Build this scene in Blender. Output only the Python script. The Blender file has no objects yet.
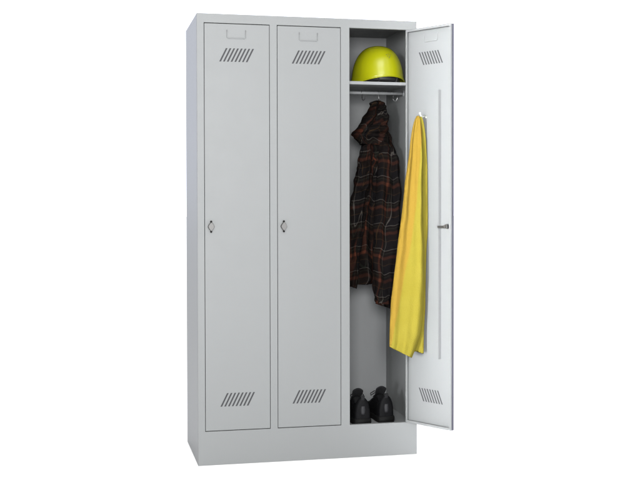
import bpy, bmesh, math, random
from mathutils import Vector, Matrix
random.seed(7)
S = bpy.context.scene
COL = S.collection
R = math.radians

# ---------------------------------------------------------------- camera
def basis(yaw, pit, roll):
    s, c = math.sin(yaw), math.cos(yaw)
    f = Vector((s*math.cos(pit), c*math.cos(pit), math.sin(pit)))
    r = Vector((c, -s, 0)); u = r.cross(f)
    r2 = r*math.cos(roll)+u*math.sin(roll); u2 = u*math.cos(roll)-r*math.sin(roll)
    return r2, u2, -f
cd = bpy.data.cameras.new('camera'); cam = bpy.data.objects.new('camera', cd); COL.objects.link(cam)
a, b, c = basis(0.25006, -0.02093, -0.00059)
m = Matrix((a, b, c)).transposed().to_4x4(); m.translation = (-0.44113, -4.70715, 1.04599)
cam.matrix_world = m
cd.sensor_width = 36; cd.lens = 1177.18/640*36
cd.shift_x = -63.29/640; cd.shift_y = -11.9/640
cd.clip_start = .05; cd.clip_end = 500
S.camera = cam

# ---------------------------------------------------------------- studio light
W_BACK, W_FRONT, W_LEFT, W_TOP = 2.4, 1.0, .1, 1.6
w = bpy.data.worlds.new('World'); S.world = w; w.use_nodes = True
nt = w.node_tree; nt.nodes.clear()
out = nt.nodes.new('ShaderNodeOutputWorld'); bg = nt.nodes.new('ShaderNodeBackground')
tc = nt.nodes.new('ShaderNodeTexCoord'); sp = nt.nodes.new('ShaderNodeSeparateXYZ')
nt.links.new(tc.outputs['Generated'], sp.inputs[0])
def wramp(src, lo, hi, ca, cb):
    mr = nt.nodes.new('ShaderNodeMapRange'); mr.inputs['From Min'].default_value = lo; mr.inputs['From Max'].default_value = hi
    nt.links.new(src, mr.inputs['Value'])
    mx = nt.nodes.new('ShaderNodeMix'); mx.data_type = 'RGBA'
    nt.links.new(mr.outputs[0], mx.inputs['Factor'])
    for k, v in ((6, ca), (7, cb)):
        if isinstance(v, tuple): mx.inputs[k].default_value = v
        else: nt.links.new(v, mx.inputs[k])
    return mx.outputs[2]
def g(v, t=(1, 1, 1)): return (v*t[0], v*t[1], v*t[2], 1)
yy = wramp(sp.outputs['Y'], -.15, .15, g(W_FRONT, (.94, 1.0, 1.06)), g(W_BACK, (.92, .965, 1.12)))
xx = wramp(sp.outputs['X'], -.75, -.35, g(W_LEFT, (.93, .97, 1.15)), yy)
zz_ = wramp(sp.outputs['Z'], .45, .75, xx, g(W_TOP, (1, .99, .97)))
nt.links.new(zz_, bg.inputs['Color']); bg.inputs['Strength'].default_value = 1
nt.links.new(bg.outputs[0], out.inputs[0])
S.view_settings.view_transform = 'Standard'; S.view_settings.look = 'None'
S.view_settings.exposure = 0; S.view_settings.gamma = 1

def area(name, loc, target, size, sy, power, col=(1, 1, 1)):
    l = bpy.data.lights.new(name, 'AREA'); l.shape = 'RECTANGLE'; l.size = size; l.size_y = sy; l.energy = power; l.color = col
    o = bpy.data.objects.new(name, l); COL.objects.link(o); o.location = loc
    o.rotation_euler = (Vector(target)-Vector(loc)).to_track_quat('-Z', 'Y').to_euler()
    return o
area('softbox_top', (.1, -2.0, 3.1), (.4, 0, 1.3), 1.4, 1.0, 28, (1, .985, .955))
area('softbox_camera', (-.5, -5.1, 1.55), (.6, 0, 1.0), 1.0, 1.0, 285, (1, 1, .99))
l_ = area('door_fill_light', (-1.0, -2.55, 1.22), (1.08, -.16, 1.06), .35, 2.1, 9.9, (.98, .99, 1.0)); l_.data.spread = R(16)  # added unseen fill, narrow spread, brightens the open door's inner face

# ---------------------------------------------------------------- materials
def mat(name, color, rough=.5, metal=0, spec=.5, bump=None, var=0, varscale=3, coat=0, sheen=0, wave=0):
    m = bpy.data.materials.new(name); m.use_nodes = True; n = m.node_tree; p = n.nodes['Principled BSDF']
    p.inputs['Base Color'].default_value = (*color, 1); p.inputs['Roughness'].default_value = rough
    p.inputs['Metallic'].default_value = metal; p.inputs['Specular IOR Level'].default_value = spec
    p.inputs['Coat Weight'].default_value = coat; p.inputs['Sheen Weight'].default_value = sheen
    t = n.nodes.new('ShaderNodeTexCoord')
    if var:
        no = n.nodes.new('ShaderNodeTexNoise'); no.inputs['Scale'].default_value = varscale; no.inputs['Detail'].default_value = 5
        n.links.new(t.outputs['Object'], no.inputs['Vector'])
        mx = n.nodes.new('ShaderNodeMix'); mx.data_type = 'RGBA'
        mx.inputs[6].default_value = (*[v*(1-var) for v in color], 1); mx.inputs[7].default_value = (*[min(1, v*(1+var)) for v in color], 1)
        n.links.new(no.outputs['Fac'], mx.inputs['Factor']); n.links.new(mx.outputs[2], p.inputs['Base Color'])
    if bump:
        sc, st, dist = bump
        no = n.nodes.new('ShaderNodeTexNoise'); no.inputs['Scale'].default_value = sc; no.inputs['Detail'].default_value = 3
        n.links.new(t.outputs['Object'], no.inputs['Vector'])
        bp = n.nodes.new('ShaderNodeBump'); bp.inputs['Strength'].default_value = st; bp.inputs['Distance'].default_value = dist
        n.links.new(no.outputs['Fac'], bp.inputs['Height']); n.links.new(bp.outputs[0], p.inputs['Normal'])
        if wave:                                                # slight oil-canning of thin sheet steel
            w2 = n.nodes.new('ShaderNodeTexNoise'); w2.inputs['Scale'].default_value = 4.5; w2.inputs['Detail'].default_value = 2
            n.links.new(t.outputs['Object'], w2.inputs['Vector'])
            b2 = n.nodes.new('ShaderNodeBump'); b2.inputs['Strength'].default_value = .2; b2.inputs['Distance'].default_value = .004
            n.links.new(w2.outputs['Fac'], b2.inputs['Height']); n.links.new(b2.outputs[0], bp.inputs['Normal'])
            w3 = n.nodes.new('ShaderNodeTexNoise'); w3.inputs['Scale'].default_value = 9; w3.inputs['Detail'].default_value = 6; w3.inputs['Roughness'].default_value = .7
            n.links.new(t.outputs['Object'], w3.inputs['Vector'])
            rr = n.nodes.new('ShaderNodeMapRange'); rr.inputs['To Min'].default_value = rough-.12; rr.inputs['To Max'].default_value = rough+.12
            n.links.new(w3.outputs['Fac'], rr.inputs['Value']); n.links.new(rr.outputs[0], p.inputs['Roughness'])
    return m
PAINT = mat('grey_powder_coat', (.172, .1775, .179), .5, 0, .3, (700, .08, .0004), .03, 1.6, wave=1)
SIDEP = mat('grey_powder_coat_side', (.172, .1775, .179), .46, 0, .3, (700, .05, .0003), .02, 1.6)
INNER = mat('grey_powder_coat_inside', (.172, .177, .181), .5, 0, .35, (700, .08, .0004), .03, 2.5)
DARK = mat('slot_dark', (.022, .022, .025), .7)  # stands in for the darkness seen through the door slots
CHROME = mat('nickel_plated', (.13, .128, .126), .55, 1, .5, (200, .1, .0005))
STEEL = mat('zinc_steel', (.28, .28, .28), .38, 1, .5, None, .15, 60)
BLACKM = mat('black_plastic', (.02, .02, .02), .45)
WHITEP = mat('white_plastic', (.40, .41, .38), .3)
EDGE_DARK = mat('dark_edge_tone', (.042, .041, .058), .5)  # dark tone for the strip added on the open door
FLOOR = mat('white_seamless_paper', (.93, .93, .93), .9, 0, .1)

def plaid():
    m = bpy.data.materials.new('dark_plaid_flannel'); m.use_nodes = True; n = m.node_tree; L = n.links
    p = n.nodes['Principled BSDF']; p.inputs['Roughness'].default_value = 1; p.inputs['Specular IOR Level'].default_value = .03
    uv = n.nodes.new('ShaderNodeUVMap'); uv.uv_map = 'UVMap'
    ns = n.nodes.new('ShaderNodeTexNoise'); ns.inputs['Scale'].default_value = 7; L.new(uv.outputs[0], ns.inputs['Vector'])
    ds = n.nodes.new('ShaderNodeMix'); ds.data_type = 'RGBA'; ds.inputs['Factor'].default_value = .022
    L.new(uv.outputs[0], ds.inputs[6]); L.new(ns.outputs['Color'], ds.inputs[7])
    s = n.nodes.new('ShaderNodeSeparateXYZ'); L.new(ds.outputs[2], s.inputs[0])
    def M(op, a, b=None, c=None):
        q = n.nodes.new('ShaderNodeMath'); q.operation = op
        for i, v in enumerate((a, b, c)):
            if v is None: continue
            if isinstance(v, (int, float)): q.inputs[i].default_value = v
            else: L.new(v, q.inputs[i])
        return q.outputs[0]
    def band(src, per, c0, hw, soft=.012):
        f = M('FRACT', M('MULTIPLY', src, 1/per)); d = M('ABSOLUTE', M('SUBTRACT', f, c0))
        r = n.nodes.new('ShaderNodeMapRange'); r.inputs['From Min'].default_value = hw+soft; r.inputs['From Max'].default_value = hw
        L.new(d, r.inputs['Value']); return r.outputs[0]
    def comb(c0, hw, soft=.012, per=.098):
        a_ = band(s.outputs['X'], per, c0, hw, soft); b_ = band(s.outputs['Y'], per, c0, hw, soft)
        return M('ADD', M('MULTIPLY', a_, .5), M('MULTIPLY', b_, .5))
    def mix(fac, a_, b_):
        x = n.nodes.new('ShaderNodeMix'); x.data_type = 'RGBA'; L.new(fac, x.inputs['Factor'])
        if isinstance(a_, tuple): x.inputs[6].default_value = (*a_, 1)
        else: L.new(a_, x.inputs[6])
        x.inputs[7].default_value = (*b_, 1); return x.outputs[2]
    blot = n.nodes.new('ShaderNodeTexNoise'); blot.inputs['Scale'].default_value = 9; L.new(uv.outputs[0], blot.inputs['Vector'])
    c = mix(comb(.75, .17), (.0062, .0045, .0040), (.0048, .0044, .0048))
    red = M('MULTIPLY', M('POWER', comb(.25, .05, .04), 1.7), M('MULTIPLY', blot.outputs['Fac'], 1.5))
    c = mix(red, c, (.060, .019, .011))
    c = mix(comb(.56, .006, .012), c, (.065, .06, .054))
    c = mix(comb(.92, .006, .010), c, (.032, .018, .009))
    c = mix(comb(.44, .007, .012), c, (.014, .016, .012))
    L.new(c, p.inputs['Base Color'])
    w1 = n.nodes.new('ShaderNodeTexNoise'); w1.inputs['Scale'].default_value = 900; L.new(uv.outputs[0], w1.inputs['Vector'])
    bp = n.nodes.new('ShaderNodeBump'); bp.inputs['Strength'].default_value = .4; bp.inputs['Distance'].default_value = .001
    L.new(w1.outputs['Fac'], bp.inputs['Height']); L.new(bp.outputs[0], p.inputs['Normal'])
    return m
PLAID = plaid()
def towel_mat(name, border):
    m = bpy.data.materials.new(name); m.use_nodes = True; n = m.node_tree; L = n.links
    p = n.nodes['Principled BSDF']; p.inputs['Roughness'].default_value = .95; p.inputs['Specular IOR Level'].default_value = .05; p.inputs['Sheen Weight'].default_value = .0
    uv = n.nodes.new('ShaderNodeUVMap'); uv.uv_map = 'UVMap'
    tcn = n.nodes.new('ShaderNodeTexCoord')
    at = n.nodes.new('ShaderNodeAttribute'); at.attribute_name = 'border'
    nz = n.nodes.new('ShaderNodeTexNoise'); nz.inputs['Scale'].default_value = 12; nz.inputs['Detail'].default_value = 4; L.new(uv.outputs[0], nz.inputs['Vector'])
    a1 = n.nodes.new('ShaderNodeMix'); a1.data_type = 'RGBA'; a1.inputs[6].default_value = (.152, .126, .014, 1); a1.inputs[7].default_value = (.178, .150, .022, 1)
    L.new(nz.outputs['Fac'], a1.inputs['Factor'])
    a2 = n.nodes.new('ShaderNodeMix'); a2.data_type = 'RGBA'; L.new(at.outputs['Fac'], a2.inputs['Factor'])
    L.new(a1.outputs[2], a2.inputs[6]); a2.inputs[7].default_value = (.190, .122, .018, 1)
    L.new(a2.outputs[2], p.inputs['Base Color'])
    t2 = n.nodes.new('ShaderNodeTexNoise'); t2.inputs['Scale'].default_value = 300; t2.inputs['Detail'].default_value = 2; L.new(tcn.outputs['Object'], t2.inputs['Vector'])
    bp = n.nodes.new('ShaderNodeBump'); bp.inputs['Strength'].default_value = .8; bp.inputs['Distance'].default_value = .0025
    L.new(t2.outputs['Fac'], bp.inputs['Height']); L.new(bp.outputs[0], p.inputs['Normal'])
    return m
TOWEL = towel_mat('yellow_terry', True)
HELMET = mat('yellow_green_shell', (.225, .232, .002), .24, 0, .45, (30, .05, .001), .04, 8, coat=.0)
RUBBER = mat('black_rubber', (.004, .004, .004), .65, 0, .1, (150, .3, .001))
LEATHER = mat('black_leather', (.0035, .0035, .004), .6, 0, .07, (260, .35, .0012), .3, 30)
MESHF = mat('dark_mesh_fabric', (.010, .010, .011), .85, 0, .15, (500, .6, .0012))
GREYF = mat('grey_overlay', (.016, .016, .018), .6, 0, .25, (200, .3, .001))

# ---------------------------------------------------------------- helpers
def link(name, bm, material, parent=None, smooth=False):
    me = bpy.data.meshes.new(name)
    bmesh.ops.recalc_face_normals(bm, faces=bm.faces)
    bm.to_mesh(me); bm.free(); me.materials.append(material)
    for f in me.polygons: f.use_smooth = smooth
    o = bpy.data.objects.new(name, me); COL.objects.link(o)
    if parent: o.parent = parent
    return o
def tag(o, label, cat, group=None):
    o['label'] = label; o['category'] = cat
    if group: o['group'] = group
def empty(name, loc=(0, 0, 0), parent=None):
    o = bpy.data.objects.new(name, None); o.location = loc; o.empty_display_size = .05; COL.objects.link(o)
    if parent: o.parent = parent
    return o
def box(bm, x0, x1, y0, y1, z0, z1, bev=0, seg=2):
    t = bmesh.new(); bmesh.ops.create_cube(t, size=1)
    for v in t.verts: v.co = Vector(((x0+x1)/2+v.co.x*(x1-x0), (y0+y1)/2+v.co.y*(y1-y0), (z0+z1)/2+v.co.z*(z1-z0)))
    if bev: bmesh.ops.bevel(t, geom=t.edges[:], offset=bev, segments=seg, affect='EDGES', profile=.5)
    me = bpy.data.meshes.new('t'); t.to_mesh(me); t.free(); bm.from_mesh(me); bpy.data.meshes.remove(me)
def tube(bm, pts, r, n=12, cap=True, rs=None):
    pts = [Vector(p) for p in pts]; rings = []; prev = None
    for i, p in enumerate(pts):
        d = (pts[min(i+1, len(pts)-1)]-pts[max(i-1, 0)]).normalized()
        if prev is None:
            ref = Vector((0, 0, 1)) if abs(d.z) < .9 else Vector((1, 0, 0)); x = d.cross(ref).normalized()
        else: x = (prev-d*prev.dot(d)).normalized()
        prev = x; y = d.cross(x); rr = rs[i] if rs else r
        rings.append([bm.verts.new(p+x*rr*math.cos(2*math.pi*k/n)+y*rr*math.sin(2*math.pi*k/n)) for k in range(n)])
    for A, B in zip(rings, rings[1:]):
        for k in range(n): bm.faces.new((A[k], A[(k+1) % n], B[(k+1) % n], B[k]))
    if cap: bm.faces.new(rings[0][::-1]); bm.faces.new(rings[-1])
def sheet(bm, outer, holes, y0, y1, bev=0):
    """flat plate in the x-z plane between y0 and y1 with cut-outs"""
    cu = bpy.data.curves.new('c', 'CURVE'); cu.dimensions = '2D'; cu.fill_mode = 'BOTH'
    h = (y1-y0)/2; cu.extrude = h-bev; cu.bevel_depth = bev; cu.bevel_resolution = 2; cu.offset = -bev
    for poly in [outer]+holes:
        s = cu.splines.new('POLY'); s.points.add(len(poly)-1); s.use_cyclic_u = True
        for q, (x, z) in zip(s.points, poly): q.co = (x, z, 0, 1)
    o = bpy.data.objects.new('c', cu); COL.objects.link(o)
    dg = bpy.context.evaluated_depsgraph_get(); dg.update()
    me = bpy.data.meshes.new_from_object(o.evaluated_get(dg))
    me.transform(Matrix(((1, 0, 0, 0), (0, 0, -1, (y0+y1)/2), (0, 1, 0, 0), (0, 0, 0, 1))))
    t = bmesh.new(); t.from_mesh(me); bmesh.ops.remove_doubles(t, verts=t.verts, dist=1e-6); t.to_mesh(me); t.free()
    bm.from_mesh(me); bpy.data.meshes.remove(me); bpy.data.objects.remove(o); bpy.data.curves.remove(cu)
def rect(x0, x1, z0, z1): return [(x0, z0), (x1, z0), (x1, z1), (x0, z1)]

# ---------------------------------------------------------------- floor
bm = bmesh.new()
vs = [bm.verts.new(p) for p in ((-60, -60, 0), (60, -60, 0), (60, 90, 0), (-60, 90, 0))]; bm.faces.new(vs)
fl = link('floor', bm, FLOOR); fl['kind'] = 'structure'

# ---------------------------------------------------------------- locker
W, D, H = .905, .509, 1.80
ZB, ZT = .1355, 1.7636
OP = [(.028, .2905), (.320, .5825), (.619, .8815)]
loc = empty('metal_locker', (W/2, D/2, 0))
tag(loc, 'tall light grey steel locker with three doors in a row, the right one standing open', 'locker')
def L(name, bm, material, parent=loc, smooth=False, origin=None):
    o = link(name, bm, material, None, smooth)
    o.parent = parent
    if parent is loc: o.matrix_parent_inverse = Matrix.Translation((-W/2, -D/2, 0))
    return o
bm = bmesh.new(); sheet(bm, rect(0, W, .0, H), [rect(x0, x1, ZB, ZT) for x0, x1 in OP], 0, .019, .0012)
L('front_frame', bm, PAINT)
# return flanges round each opening (door rests against them)
for x0, x1 in ((0, .0012), (W-.0012, W)):
    bm = bmesh.new(); box(bm, x0, x1, .0193, D-.001, .0, H-.0005, .0004); L('side_panel', bm, SIDEP)
bm = bmesh.new(); box(bm, .0015, W-.0015, .0193, D-.001, H-.0022, H-.0010); L('top_panel', bm, PAINT)
bm = bmesh.new(); box(bm, .0015, W-.0015, D-.0030, D-.0012, .002, H-.0022); L('back_panel', bm, INNER)
for x in (.3055, .6008):
    bm = bmesh.new(); box(bm, x-.0006, x+.0006, .0196, D-.0031, .1263, H-.0023); L('partition', bm, INNER)
for x0, x1 in ((.0018, .3045), (.3065, .5998), (.6018, W-.0018)):
    bm = bmesh.new(); box(bm, x0, x1, .0196, D-.0034, .1225, .1262); L('compartment_floor', bm, INNER)
bm = bmesh.new(); box(bm, .6018, W-.0018, .0225, D-.0036, 1.5475, 1.5488, 0)
box(bm, .6018, W-.0018, .0215, .0228, 1.5362, 1.5486, .0004); box(bm, .6018, W-.0018, .0229, .038, 1.5364, 1.5374)
L('shelf', bm, INNER)
# coat rail with three hooks
RY, RZ = .2, 1.5185
bm = bmesh.new(); tube(bm, [(.6016, RY, RZ), (W-.0014, RY, RZ)], .0065, 16)
for x in (.6035, W-.0035): tube(bm, [(x-.0015, RY, RZ), (x+.0015, RY, RZ)], .014, 16)
L('coat_rail', bm, INNER, smooth=True)
def hook(x, tw, material):
    bm = bmesh.new(); pts = []
    for k in range(15):
        t = R(-150+k*270/14); pts.append((.009*math.cos(t+R(60))*math.sin(tw), .009*math.cos(t+R(60))*math.cos(tw), .009*math.sin(t+R(60))))
    pts = [(p[0], p[1], p[2]) for p in pts]
    tube(bm, pts, .0017, 8)
    st = [(0, 0, -.0088), (0, 0, -.020)]
    d = Vector((math.sin(tw), -math.cos(tw), 0))
    for k in range(11):
        t = math.pi*k/10; q = d*(.010*(1-math.cos(t))); st.append((q.x, q.y, -.020-.012*math.sin(t)-.0))
    st.append((st[-1][0], st[-1][1], -.016))
    tube(bm, st, .0017, 8)
    o = link('coat_hook', bm, material, None, True); o.parent = loc; o.matrix_parent_inverse = Matrix.Translation((-W/2, -D/2, 0))
    o.location = (x, RY, RZ); return o
hook(.7187, .5, BLACKM); hook(.7914, -.2, STEEL); hook(.8557, .9, STEEL)

# ---- doors: local origin = outer hinge corner, door runs to -x, thickness to +y
DW = .2585; DH0, DH1 = ZB+.003, ZT-.003
T = .018
def make_door(hx, ang, opened):
    bm = bmesh.new()
    slots = []
    for zb in (.2335, 1.611):
        for i in range(8):
            cx = -.1965+i*.1055/7; w_ = .0034
            slots.append([(cx-w_, zb), (cx+w_, zb), (cx+.0265+w_, zb+.0535), (cx+.0265-w_, zb+.0535)])
    sheet(bm, rect(-DW, 0, DH0, DH1), slots, 0, .0015, .0004)
    e = .0012; y0 = .0016
    for x0, x1 in ((-DW, -DW+e), (-e, 0)): box(bm, x0, x1, y0, T, DH0, DH1, .0003)
    for z0, z1 in ((DH0, DH0+e), (DH1-e, DH1)): box(bm, -DW+e, -e, y0, T, z0, z1)
    lw = .009
    for x0, x1 in ((-DW+e, -DW+lw), (-lw, -e)): box(bm, x0, x1, T-.0014, T-.0002, DH0+e, DH1-e)
    for z0, z1 in ((DH0+e, DH0+lw), (DH1-lw, DH1-e)): box(bm, -DW+lw, -lw, T-.0014, T-.0002, z0, z1)
    d = L('door', bm, PAINT)
    d.location = (hx, 0.0004 if not opened else 0, 0); d.rotation_euler = (0, 0, ang)
    def sub(name, bm, material, smooth=False): return link(name, bm, material, d, smooth)
    for zb in (.2335, 1.611):
        bm = bmesh.new(); sheet(bm, [(-.203, zb-.0015), (-.085, zb-.0015), (-.057, zb+.055), (-.176, zb+.055)], [], .0006, .0009)
        sub('vent_dark_sheet', bm, DARK)  # added dark sheet in the see-through slots so they read dark
    bm = bmesh.new()
    for yy_, s in ((0, 1), (.0015, 1)):
        tube(bm, [(-.169, yy_, 1.737), (-.1688, yy_, 1.708), (-.1655, yy_, 1.7045), (-.098, yy_, 1.7045), (-.0947, yy_, 1.708), (-.0945, yy_, 1.737)], .0023, 8)
    sub('label_holder', bm, PAINT, True)
    # turn lock with a rhombic grip on the outside
    lx, lz = -.2345, .954
    bm = bmesh.new(); tube(bm, [(lx, -.0025, lz), (lx, .0, lz)], .0125, 28)
    lk = sub('lock', bm, CHROME)
    t = bmesh.new(); rh = [(0, -.0200), (.0090, -.0105), (.0142, 0), (.0090, .0105), (0, .0200), (-.0090, .0105), (-.0142, 0), (-.0090, -.0105)]
    lo = [t.verts.new((lx+x, -.0026, lz+z)) for x, z in rh]; hi = [t.verts.new((lx+x*.82, -.013, lz+z*.86)) for x, z in rh]
    for k in range(8): t.faces.new((lo[k], lo[(k+1) % 8], hi[(k+1) % 8], hi[k]))
    t.faces.new(hi); t.faces.new(lo[::-1]); bmesh.ops.bevel(t, geom=t.edges[:], offset=.0008, segments=2, affect='EDGES')
    kn = link('grip', t, CHROME, lk)
    for s in (-1, 1):
        t = bmesh.new(); tube(t, [(lx, -.0060, lz+s*.0200), (lx, -.0005, lz+s*.0200)], .0042, 14)
        link('rivet', t, RUBBER, lk)
    bm = bmesh.new()
    tube(bm, [(lx, .0015, lz), (lx, .020, lz)], .0095, 20); tube(bm, [(lx, .020, lz), (lx, .027, lz)], .0065, 6)
    sub('lock_nut', bm, STEEL)
    bm = bmesh.new(); box(bm, lx+.005, lx+.045, .0215, .024, lz-.007, lz+.003, .0008); sub('cam_latch', bm, CHROME)
    if opened:
        bm = bmesh.new(); box(bm, -DW-.0012, -DW-.0001, .0002, .0105, DH0, DH1, .0003); sub('added_dark_edge', bm, EDGE_DARK)  # added strip, only there to darken the free edge
        bm = bmesh.new(); x0, x1, z0, z1, hh = -.190, -.120, .418, 1.503, .0155
        f = [(x0, .0016), (x0+.0002, .0016+hh), (x1-.003, .0016+hh), (x1, .0016)]
        A = [bm.verts.new((x, y, z0)) for x, y in f]; B = [bm.verts.new((x, y, z1)) for x, y in f]
        for k in range(3): bm.faces.new((A[k], A[k+1], B[k+1], B[k]))
        bm.faces.new(A); bm.faces.new(B); bm.faces.new((A[0], B[0], B[3], A[3]))
        bmesh.ops.bevel(bm, geom=[e_ for e_ in bm.edges], offset=.0012, segments=2, affect='EDGES')
        sub('stiffening_channel', bm, PAINT)
        hx_, hz = -.104, 1.4035
        bm = bmesh.new(); box(bm, hx_-.004, hx_+.004, .0016, .0032, hz-.010, hz+.003, .0008)
        tube(bm, [(hx_, .004, hz), (hx_, .020, hz-.005), (hx_, .030, hz-.003), (hx_, .035, hz+.004), (hx_, .036, hz+.012)], .003, 10, rs=[.003, .003, .003, .0032, .0045])
        sub('towel_hook', bm, WHITEP, True)
    return d
make_door(OP[0][1]-.002, 0, False)
make_door(OP[1][1]-.002, 0, False)
make_door(.870, math.pi-1.0775, True)

# ---------------------------------------------------------------- cloth
def lerp_poly(P, t):
    """P list of (x,z); t 0..1 by vertex index with smooth interpolation"""
    n = len(P)-1; f = t*n; i = min(int(f), n-1); u = f-i
    p0 = P[max(i-1, 0)]; p1 = P[i]; p2 = P[i+1]; p3 = P[min(i+2, n)]
    r = []
    for k in range(2):
        a_, b_, c_, d_ = p0[k], p1[k], p2[k], p3[k]
        r.append(.5*((2*b_)+(-a_+c_)*u+(2*a_-5*b_+4*c_-d_)*u*u+(-a_+3*b_-3*c_+d_)*u**3))
    return r
def drape(name, Lp, Rp, yc, dep, folds, material, parent=None, nr=110, nc=140, clampx=None, uvrot=0, seed=0, crum=.0, border=None, hem=0):
    """closed cloth tube between the outlines Lp and Rp (x,z). yc(t), dep(t): centre and thickness; folds: list of (freq, amp, drift, phase)"""
    from mathutils import noise
    bm = bmesh.new(); rings = []; uvs = {}; bl = {}
    acc = 0
    for i in range(nr+1):
        t = i/nr; a_ = lerp_poly(Lp, t); b_ = lerp_poly(Rp, t); ring = []
        hw = abs(b_[0]-a_[0])/2
        for k in range(nc):
            th = 2*math.pi*k/nc
            c_, s_ = math.cos(th), math.sin(th)
            cc = math.copysign(abs(c_)**.8, c_); q = .5-.5*cc
            x = a_[0]+(b_[0]-a_[0])*q; z = a_[1]+(b_[1]-a_[1])*q
            d_ = dep(t)*.5
            y = yc(t)-d_*math.copysign(abs(s_)**.8, s_)
            if hem and t > .945: d_ += hem if t > .962 else -hem
            off = 0
            for fr, am, dr, ph in folds:
                off += am*math.sin(fr*(q*2-1)*math.pi + dr*t + ph + (1.7 if s_ < 0 else 0))*min(1, t*3+.25)
            ed = abs(s_)**.6
            y += off*ed
            if crum:
                v = Vector((x*9+seed, t*7, (1 if s_ > 0 else -1)*2.0+seed))
                y += crum*noise.noise(v)*ed; x += crum*.35*noise.noise(v*1.7+Vector((5, 5, 5)))
                y += crum*.45*noise.noise(v*3.1)*ed
            if clampx: x = min(max(x, clampx[0]), clampx[1])
            vtx = bm.verts.new((x, y, z)); ring.append(vtx)
            arc = (q-.5)*2*hw*1.15 + (0.5 if s_ < 0 else 0)+off*1.5
            zz = z + off*.5
            cr, sr = math.cos(uvrot), math.sin(uvrot)
            uvs[vtx] = (arc*cr-zz*sr+2, arc*sr+zz*cr+2)
            bl[vtx] = border(q, t, s_) if border else 0
        rings.append(ring)
    uvl = bm.loops.layers.uv.new('UVMap')
    def face(vs_):
        f = bm.faces.new(vs_)
        for lp in f.loops: lp[uvl].uv = uvs[lp.vert]
    for A, B in zip(rings, rings[1:]):
        for k in range(nc): face((A[k], A[(k+1) % nc], B[(k+1) % nc], B[k]))
    # top closed, bottom tucked inwards as a hem
    c0 = sum((v.co for v in rings[0]), Vector())/nc; vc = bm.verts.new(c0+Vector((0, 0, .001))); uvs[vc] = uvs[rings[0][0]]; bl[vc] = bl[rings[0][0]]
    for k in range(nc): face((rings[0][(k+1) % nc], rings[0][k], vc))
    ins = []
    cb = sum((v.co for v in rings[-1]), Vector())/nc
    for v in rings[-1]:
        q = bm.verts.new(v.co+(cb-v.co)*Vector((.03, .5, 0)).length*.06+Vector((0, (cb.y-v.co.y)*.35, .012))); uvs[q] = uvs[v]; bl[q] = bl[v]; ins.append(q)
    for k in range(nc): face((rings[-1][k], rings[-1][(k+1) % nc], ins[(k+1) % nc], ins[k]))
    ve = bm.verts.new(cb+Vector((0, 0, .02))); uvs[ve] = uvs[rings[-1][0]]; bl[ve] = 0
    for k in range(nc): face((ins[k], ins[(k+1) % nc], ve))
    bm.verts.index_update()
    blist = [bl[v] for v in bm.verts]
    me = bpy.data.meshes.new(name); bmesh.ops.recalc_face_normals(bm, faces=bm.faces); bm.to_mesh(me); bm.free()
    at = me.attributes.new('border', 'FLOAT', 'POINT')
    for i, v in enumerate(blist): at.data[i].value = v
    me.materials.append(material)
    for f in me.polygons: f.use_smooth = True
    o = bpy.data.objects.new(name, me); COL.objects.link(o)
    if parent: o.parent = parent
    return o

HOOD_L = [(0.780, 1.488), (0.7606, 1.4792), (0.7513, 1.4579), (0.7381, 1.430), (0.7228, 1.4022), (0.7052, 1.3763), (0.6855, 1.3526), (0.6789, 1.3398), (0.6942, 1.323), (0.7161, 1.2998)]
HOOD_R = [(0.7994, 1.488), (0.8171, 1.4792), (0.8272, 1.4573), (0.8308, 1.4297), (0.833, 1.4041), (0.8352, 1.3784), (0.8352, 1.3548), (0.8374, 1.342), (0.8396, 1.3227), (0.8396, 1.2927)]
BODY_L = [(0.7457, 1.3802), (0.7279, 1.3282), (0.7256, 1.2765), (0.719, 1.2334), (0.7101, 1.1816), (0.6967, 1.1041), (0.6812, 1.0265), (0.67, 0.9318), (0.6698, 0.8025), (0.6741, 0.6989)]
BODY_R = [(0.8348, 1.3816), (0.8572, 1.3299), (0.876, 1.2782), (0.886, 1.2349), (0.891, 1.1828), (0.893, 1.1046), (0.893, 1.0262), (0.893, 0.9302), (0.893, 0.7993), (0.891, 0.6971)]
SLR_L = [(0.794, 1.3158), (0.7808, 1.2307), (0.7719, 1.1032), (0.7653, 0.9757), (0.7586, 0.8482), (0.7585, 0.7034), (0.765, 0.6351), (0.7694, 0.6179)]
SLR_R = [(0.838, 1.295), (0.8688, 1.2315), (0.8776, 1.1035), (0.8732, 0.9753), (0.8643, 0.8471), (0.8509, 0.7018), (0.8443, 0.6334), (0.8376, 0.595)]
SLL_L = [(0.7157, 1.2903), (0.7025, 1.2307), (0.6894, 1.1627), (0.6762, 1.1032), (0.6609, 1.0268), (0.6499, 0.9335), (0.6476, 0.8061), (0.6496, 0.6997)]
SLL_R = [(0.7551, 1.3035), (0.7594, 1.2312), (0.7506, 1.146), (0.7418, 1.0608), (0.7285, 0.9756), (0.7197, 0.8904), (0.7065, 0.784), (0.691, 0.6819)]
jk = drape('plaid_jacket', BODY_L, BODY_R, lambda t: .245, lambda t: .05+.05*min(1, t*3), [(2.2, .012, 2.5, 0), (4.3, .008, -3, 1)], PLAID, seed=3, crum=.045, uvrot=.10, clampx=(.606, .893), nr=170, nc=220)
tag(jk, 'dark plaid hooded flannel jacket hanging from the middle hook of the open compartment', 'jacket')
drape('hood', HOOD_L, HOOD_R, lambda t: .205+.02*t, lambda t: .02+.10*min(1, t*2.5), [(1.3, .012, 3, .5), (2.6, .006, 5, 1)], PLAID, jk, seed=11, crum=.026, uvrot=.65, nr=150, nc=180)
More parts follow.
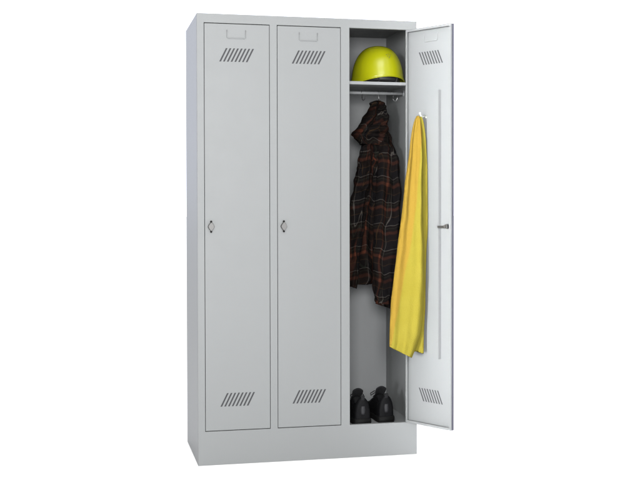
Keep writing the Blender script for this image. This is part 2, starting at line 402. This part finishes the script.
drape('sleeve', SLR_L, SLR_R, lambda t: .165-.01*t, lambda t: .04+.035*min(1, t*3), [(1.3, .009, 4, 0), (2.9, .004, -5, 0)], PLAID, jk, seed=21, crum=.030, uvrot=.06, clampx=(.606, .893), nr=170, nc=150)
drape('sleeve', SLL_L, SLL_R, lambda t: .185, lambda t: .04+.03*min(1, t*3), [(1.2, .009, 3, 2), (2.7, .004, 5, 0)], PLAID, jk, seed=33, crum=.030, uvrot=-.16, clampx=(.606, .893), nr=170, nc=150)

# towel on the door hook
TOW_L = [(0.8728, 1.3989), (0.8539, 1.3542), (0.8393, 1.2614), (0.8267, 1.1808), (0.8162, 1.1203), (0.8058, 1.0196), (0.789, 0.8988), (0.7723, 0.7781), (0.7598, 0.6574), (0.7527, 0.5568), (0.7514, 0.4721)]
TOW_R = [(0.8833, 1.3991), (0.8917, 1.3548), (0.8959, 1.262), (0.8938, 1.1408), (0.8917, 1.0397), (0.8917, 0.9385), (0.8968, 0.8088), (0.896, 0.6952), (0.8855, 0.5533), (0.8707, 0.4928), (0.8434, 0.4246)]
TOB_L = [(0.8806, 1.3964), (0.8743, 1.3558), (0.8659, 1.2626), (0.8617, 1.141), (0.8575, 1.0194), (0.8532, 0.8571), (0.8532, 0.6539), (0.849, 0.5523), (0.849, 0.4504)]
TOB_R = [(0.8893, 1.3966), (0.9000, 1.3563), (0.9085, 1.2631), (0.9117, 1.1413), (0.9118, 0.9379), (0.9064, 0.8565), (0.9022, 0.6527), (0.898, 0.5508), (0.8938, 0.4366)]
def sh(P, dx): return [(x+dx, z) for x, z in P]
def border(q, t, s):
    K = [(0, 1.1), (.1, 1.1), (.2, .72), (.45, .58), (.63, .36), (.8, .22), (.9, .13), (1, .02)]
    for (a0, b0), (a1, b1) in zip(K, K[1:]):
        if t <= a1: edge = b0+(b1-b0)*(t-a0)/(a1-a0); break
    return max(0, min(1, (edge-q)/.05+.5))
tw = drape('yellow_towel', sh(TOW_L, -.005), sh(TOW_R, -.005), lambda t: -.128-.03*min(1, t*2), lambda t: .014+.026*min(1, t*2), [(1.2, .007, 1.2, 2.2), (2.7, .0035, -1.5, 0)], TOWEL, seed=5, crum=.008, border=border, hem=.0016, nr=220, nc=160)
tag(tw, 'long yellow towel with an orange stripe hanging folded on the inside of the open door', 'towel')
drape('back_fold', sh(TOB_L, .0), sh(TOB_R, .002), lambda t: -.121-.008*min(1, t*2), lambda t: .012, [(1.1, .003, 1.2, 1)], TOWEL, tw, seed=8, crum=.004, nr=90, nc=80)

# ---------------------------------------------------------------- helmet
def helmet():
    root = empty('safety_helmet', (.780, .175, 1.5488)); root.rotation_euler = (0, 0, R(12))
    tag(root, 'yellow-green hard hat resting on the upper shelf inside the open compartment', 'helmet')
    NU, NV = 96, 40; bm = bmesh.new(); rings = []
    for j in range(NV+1):
        ph = j/NV; ring = []
        for i in range(NU):
            th = 2*math.pi*i/NU; c_, s_ = math.cos(th), math.sin(th)   # -y is the front
            a_ = .107; b_ = .128
            # rim height profile: dips at the sides, raised at front
            rim = .004+.024*max(0, math.cos(th-R(-90)))**1.8+.010*max(0, math.cos(th-R(90)))**2
            e = math.pi/2*ph
            r = math.cos(e)**.78; zz = math.sin(e)**.92
            fl = 1+.035*math.exp(-((ph)/.06)**2)
            x = a_*r*c_*fl; y = b_*r*s_*fl
            z = rim+(.166-rim)*zz
            # three raised ribs on the crown
            rb = 0
            ring.append(bm.verts.new((x, y, z+rb)))
            if ph == 1: break
        rings.append(ring)
    for A, B in zip(rings, rings[1:]):
        if len(B) == 1:
            for k in range(NU): bm.faces.new((A[k], A[(k+1) % NU], B[0]))
        else:
            for k in range(NU): bm.faces.new((A[k], A[(k+1) % NU], B[(k+1) % NU], B[k]))
    sh_ = link('shell', bm, HELMET, root, True)
    so = sh_.modifiers.new('s', 'SOLIDIFY'); so.thickness = .003; so.offset = -1
    # rim bead follows the rim
    bm = bmesh.new(); pts = []
    for i in range(NU+1):
        th = 2*math.pi*i/NU; v = (.107*1.035*math.cos(th), .128*1.035*math.sin(th))
        rim = .004+.024*max(0, math.cos(th-R(-90)))**1.8+.010*max(0, math.cos(th-R(90)))**2
        pts.append((v[0], v[1], rim))
    tube(bm, pts, .0028, 10, cap=False); link('rim', bm, HELMET, root, True)
    bm = bmesh.new()   # headband
    ro, ri = [], []
    lay = []
    for (k_, z_) in ((.86, .010), (.86, .036), (.845, .036), (.845, .010)):
        lay.append([bm.verts.new((.107*k_*math.cos(2*math.pi*i/64), .128*k_*math.sin(2*math.pi*i/64), z_)) for i in range(64)])
    for q in range(4):
        A, B = lay[q], lay[(q+1) % 4]
        for k in range(64): bm.faces.new((A[k], A[(k+1) % 64], B[(k+1) % 64], B[k]))
    link('headband', bm, BLACKM, root, True)
    bm = bmesh.new()
    for ang in (R(-62), R(-118)):
        x, y = .098*math.cos(ang), .119*math.sin(ang)
        tube(bm, [(x, y, .055), (x*.97, y*.97, .03), (x*.9, y*.95, .012), (x*.75, y*.9, .004), (x*.3, y*.86, .003)], .003, 8)
    link('chin_strap', bm, GREYF, root, True)
    # a small triangle of vent holes on the front
    bm = bmesh.new()
    for (dth, dph) in ((-.10, .44), (.0, .455), (.10, .44), (-.05, .40), (.055, .395), (.005, .36)):
        th = R(-90)+dth; e = math.pi/2*dph
        x = .107*math.cos(e)**.78*math.cos(th); y = .128*math.cos(e)**.78*math.sin(th)
        rim = .004+.024*max(0, math.cos(th-R(-90)))**1.8
        z = rim+(.166-rim)*math.sin(e)**.92
        n_ = Vector((x/.107**2, y/.128**2, (z-.03)/.15**2)).normalized(); p = Vector((x, y, z))
        tube(bm, [p-n_*.002, p+n_*.0006], .0022, 10)
    link('vent_hole', bm, BLACKM, root)
helmet()

# ---------------------------------------------------------------- shoes
def shoe(loc_, rz, side, label):
    root = empty('work_shoe', loc_); root.rotation_euler = (0, 0, rz)
    tag(root, label, 'shoe')
    LN = .285                                                  # local +y towards the toe
    def half(s):                                               # half width along the length
        P = [(0, .027), (.04, .034), (.15, .037), (.35, .037), (.55, .043), (.70, .0485), (.82, .046), (.92, .036), (.975, .022), (1, .006)]
        for (a0, b0), (a1, b1) in zip(P, P[1:]):
            if s <= a1: u = (s-a0)/(a1-a0); u = u*u*(3-2*u)*.4+u*.6; return b0+(b1-b0)*u
        return P[-1][1]
    def top(s):
        P = [(0, .104), (.04, .117), (.12, .100), (.25, .090), (.36, .106), (.45, .100), (.55, .079), (.68, .062), (.82, .054), (.92, .047), (.98, .036), (1, .028)]
        for (a0, b0), (a1, b1) in zip(P, P[1:]):
            if s <= a1: u = (s-a0)/(a1-a0); return b0+(b1-b0)*(u*u*(3-2*u)*.5+u*.5)
        return P[-1][1]
    def bend(s): return side*.006*math.sin(math.pi*s)
    NS, NR = 40, 24
    bm = bmesh.new(); rings = []
    for i in range(NS+1):
        s = i/NS; w_ = half(s); h_ = top(s)-.022; ring = []
        for k in range(NR+1):
            a_ = math.pi*k/NR; cx = math.cos(a_); sx = math.sin(a_)
            nar = 1-.30*sx**2*(1 if s < .5 else max(0, 1-(s-.5)*1.6))
            x = w_*math.copysign(abs(cx)**.72, cx)*nar
            z = .022+h_*sx**.62
            if .07 < s < .37:                                  # ankle opening
                dp = math.sin(math.pi*(s-.07)/.30)**.4; c1 = max(0, 1-abs(cx)/.62)
                z -= dp*min(1, c1*1.8)*(h_-.012)
            ring.append(bm.verts.new((x+bend(s), s*LN-.14, z)))
        rings.append(ring)
    for A, B in zip(rings, rings[1:]):
        for k in range(NR): bm.faces.new((A[k], A[k+1], B[k+1], B[k]))
    bm.faces.new(rings[0]); bm.faces.new(rings[-1][::-1])
    u = link('upper', bm, LEATHER, root, True); sb = u.modifiers.new('s', 'SUBSURF'); sb.levels = 1; sb.render_levels = 1
    bm = bmesh.new(); rings = []
    for i in range(NS+1):
        s = i/NS; w_ = half(s)+.004; hh = .024+.006*max(0, (.25-s))+.010*max(0, (s-.85)/.15)
        z0 = .0+.010*max(0, (s-.80)/.2)**2
        y = (s*1.03-.015)*LN-.14; x0 = bend(s)
        rings.append([bm.verts.new((x0+x, y, z)) for x, z in ((-w_*.95, z0), (-w_, z0+.008), (-w_*.985, hh-.004), (-w_*.93, hh), (w_*.93, hh), (w_*.985, hh-.004), (w_, z0+.008), (w_*.95, z0))])
    for A, B in zip(rings, rings[1:]):
        for k in range(8): bm.faces.new((A[k], A[(k+1) % 8], B[(k+1) % 8], B[k]))
    bm.faces.new(rings[0]); bm.faces.new(rings[-1][::-1])
    link('sole', bm, RUBBER, root, True)
    # tongue
    bm = bmesh.new(); TT = []
    for s, z, w_ in ((.60, .074, .014), (.52, .087, .017), (.44, .106, .021), (.37, .124, .024), (.33, .138, .026), (.315, .142, .022)):
        TT.append([bm.verts.new((bend(s)+w_*q, s*LN-.14, z-.010*q*q)) for q in (-1, -.6, -.2, .2, .6, 1)])
    for A, B in zip(TT, TT[1:]):
        for k in range(5): bm.faces.new((A[k], A[k+1], B[k+1], B[k]))
    t_ = link('tongue', bm, MESHF, root, True); so = t_.modifiers.new('s', 'SOLIDIFY'); so.thickness = .006
    sb = t_.modifiers.new('b', 'SUBSURF'); sb.levels = 1; sb.render_levels = 1
    # heel pull loop
    bm = bmesh.new(); prof = [(.002, .095), (-.002, .108), (-.001, .119), (.005, .123), (.012, .120), (.013, .113), (.011, .106)]
    lv = []
    for y, z in prof: lv.append([bm.verts.new((x, y-.138, z)) for x in (-.0085, .0085)])
    for A, B in zip(lv, lv[1:]): bm.faces.new((A[0], A[1], B[1], B[0]))
    h = link('heel_loop', bm, MESHF, root, True); so = h.modifiers.new('s', 'SOLIDIFY'); so.thickness = .003
    sb = h.modifiers.new('b', 'SUBSURF'); sb.levels = 2; sb.render_levels = 2
    # laces and a bow
    bm = bmesh.new()
    for i in range(5):
        s = .42+i*.062; w_ = .021+.001*i; z = top(s)+.0025
        tube(bm, [(bend(s)-w_, s*LN-.14+.004, z-.010), (bend(s)-w_*.5, s*LN-.14, z+.001), (bend(s), s*LN-.141, z+.004), (bend(s)+w_*.5, s*LN-.14, z+.001), (bend(s)+w_, s*LN-.14-.004, z-.010)], .0024, 8)
    for q in (-1, 1):
        s = .42; z = top(s)+.006
        tube(bm, [(bend(s), s*LN-.139, z), (q*.014, s*LN-.130, z+.006), (q*.028, s*LN-.118, z-.006), (q*.024, s*LN-.108, z-.016), (q*.010, s*LN-.128, z-.002), (0, s*LN-.137, z)], .002, 8)
    link('laces', bm, MESHF, root, True)
    # lighter patch on the heel counter
    bm = bmesh.new(); pr = []
    for i in range(7):
        z = .042+i*.006; wd = .011-.0008*abs(i-3)
        pr.append([bm.verts.new((wd*q, -.1425+.006*q*q+(.001 if i in (0, 6) else 0), z)) for q in (-1, -.5, 0, .5, 1)])
    for A, B in zip(pr, pr[1:]):
        for k in range(4): bm.faces.new((A[k], A[k+1], B[k+1], B[k]))
    o = link('heel_patch', bm, GREYF, root, True); so = o.modifiers.new('s', 'SOLIDIFY'); so.thickness = .003; so.offset = 0
# heels point at the viewer (-y)
shoe((.7840, .205, .1265), R(3), 1, 'black lace-up shoe on the compartment floor with its heel forward, fully in view')
shoe((.6900, .175, .1265), R(-3), -1, 'black lace-up shoe on the compartment floor, partly hidden behind the door frame')
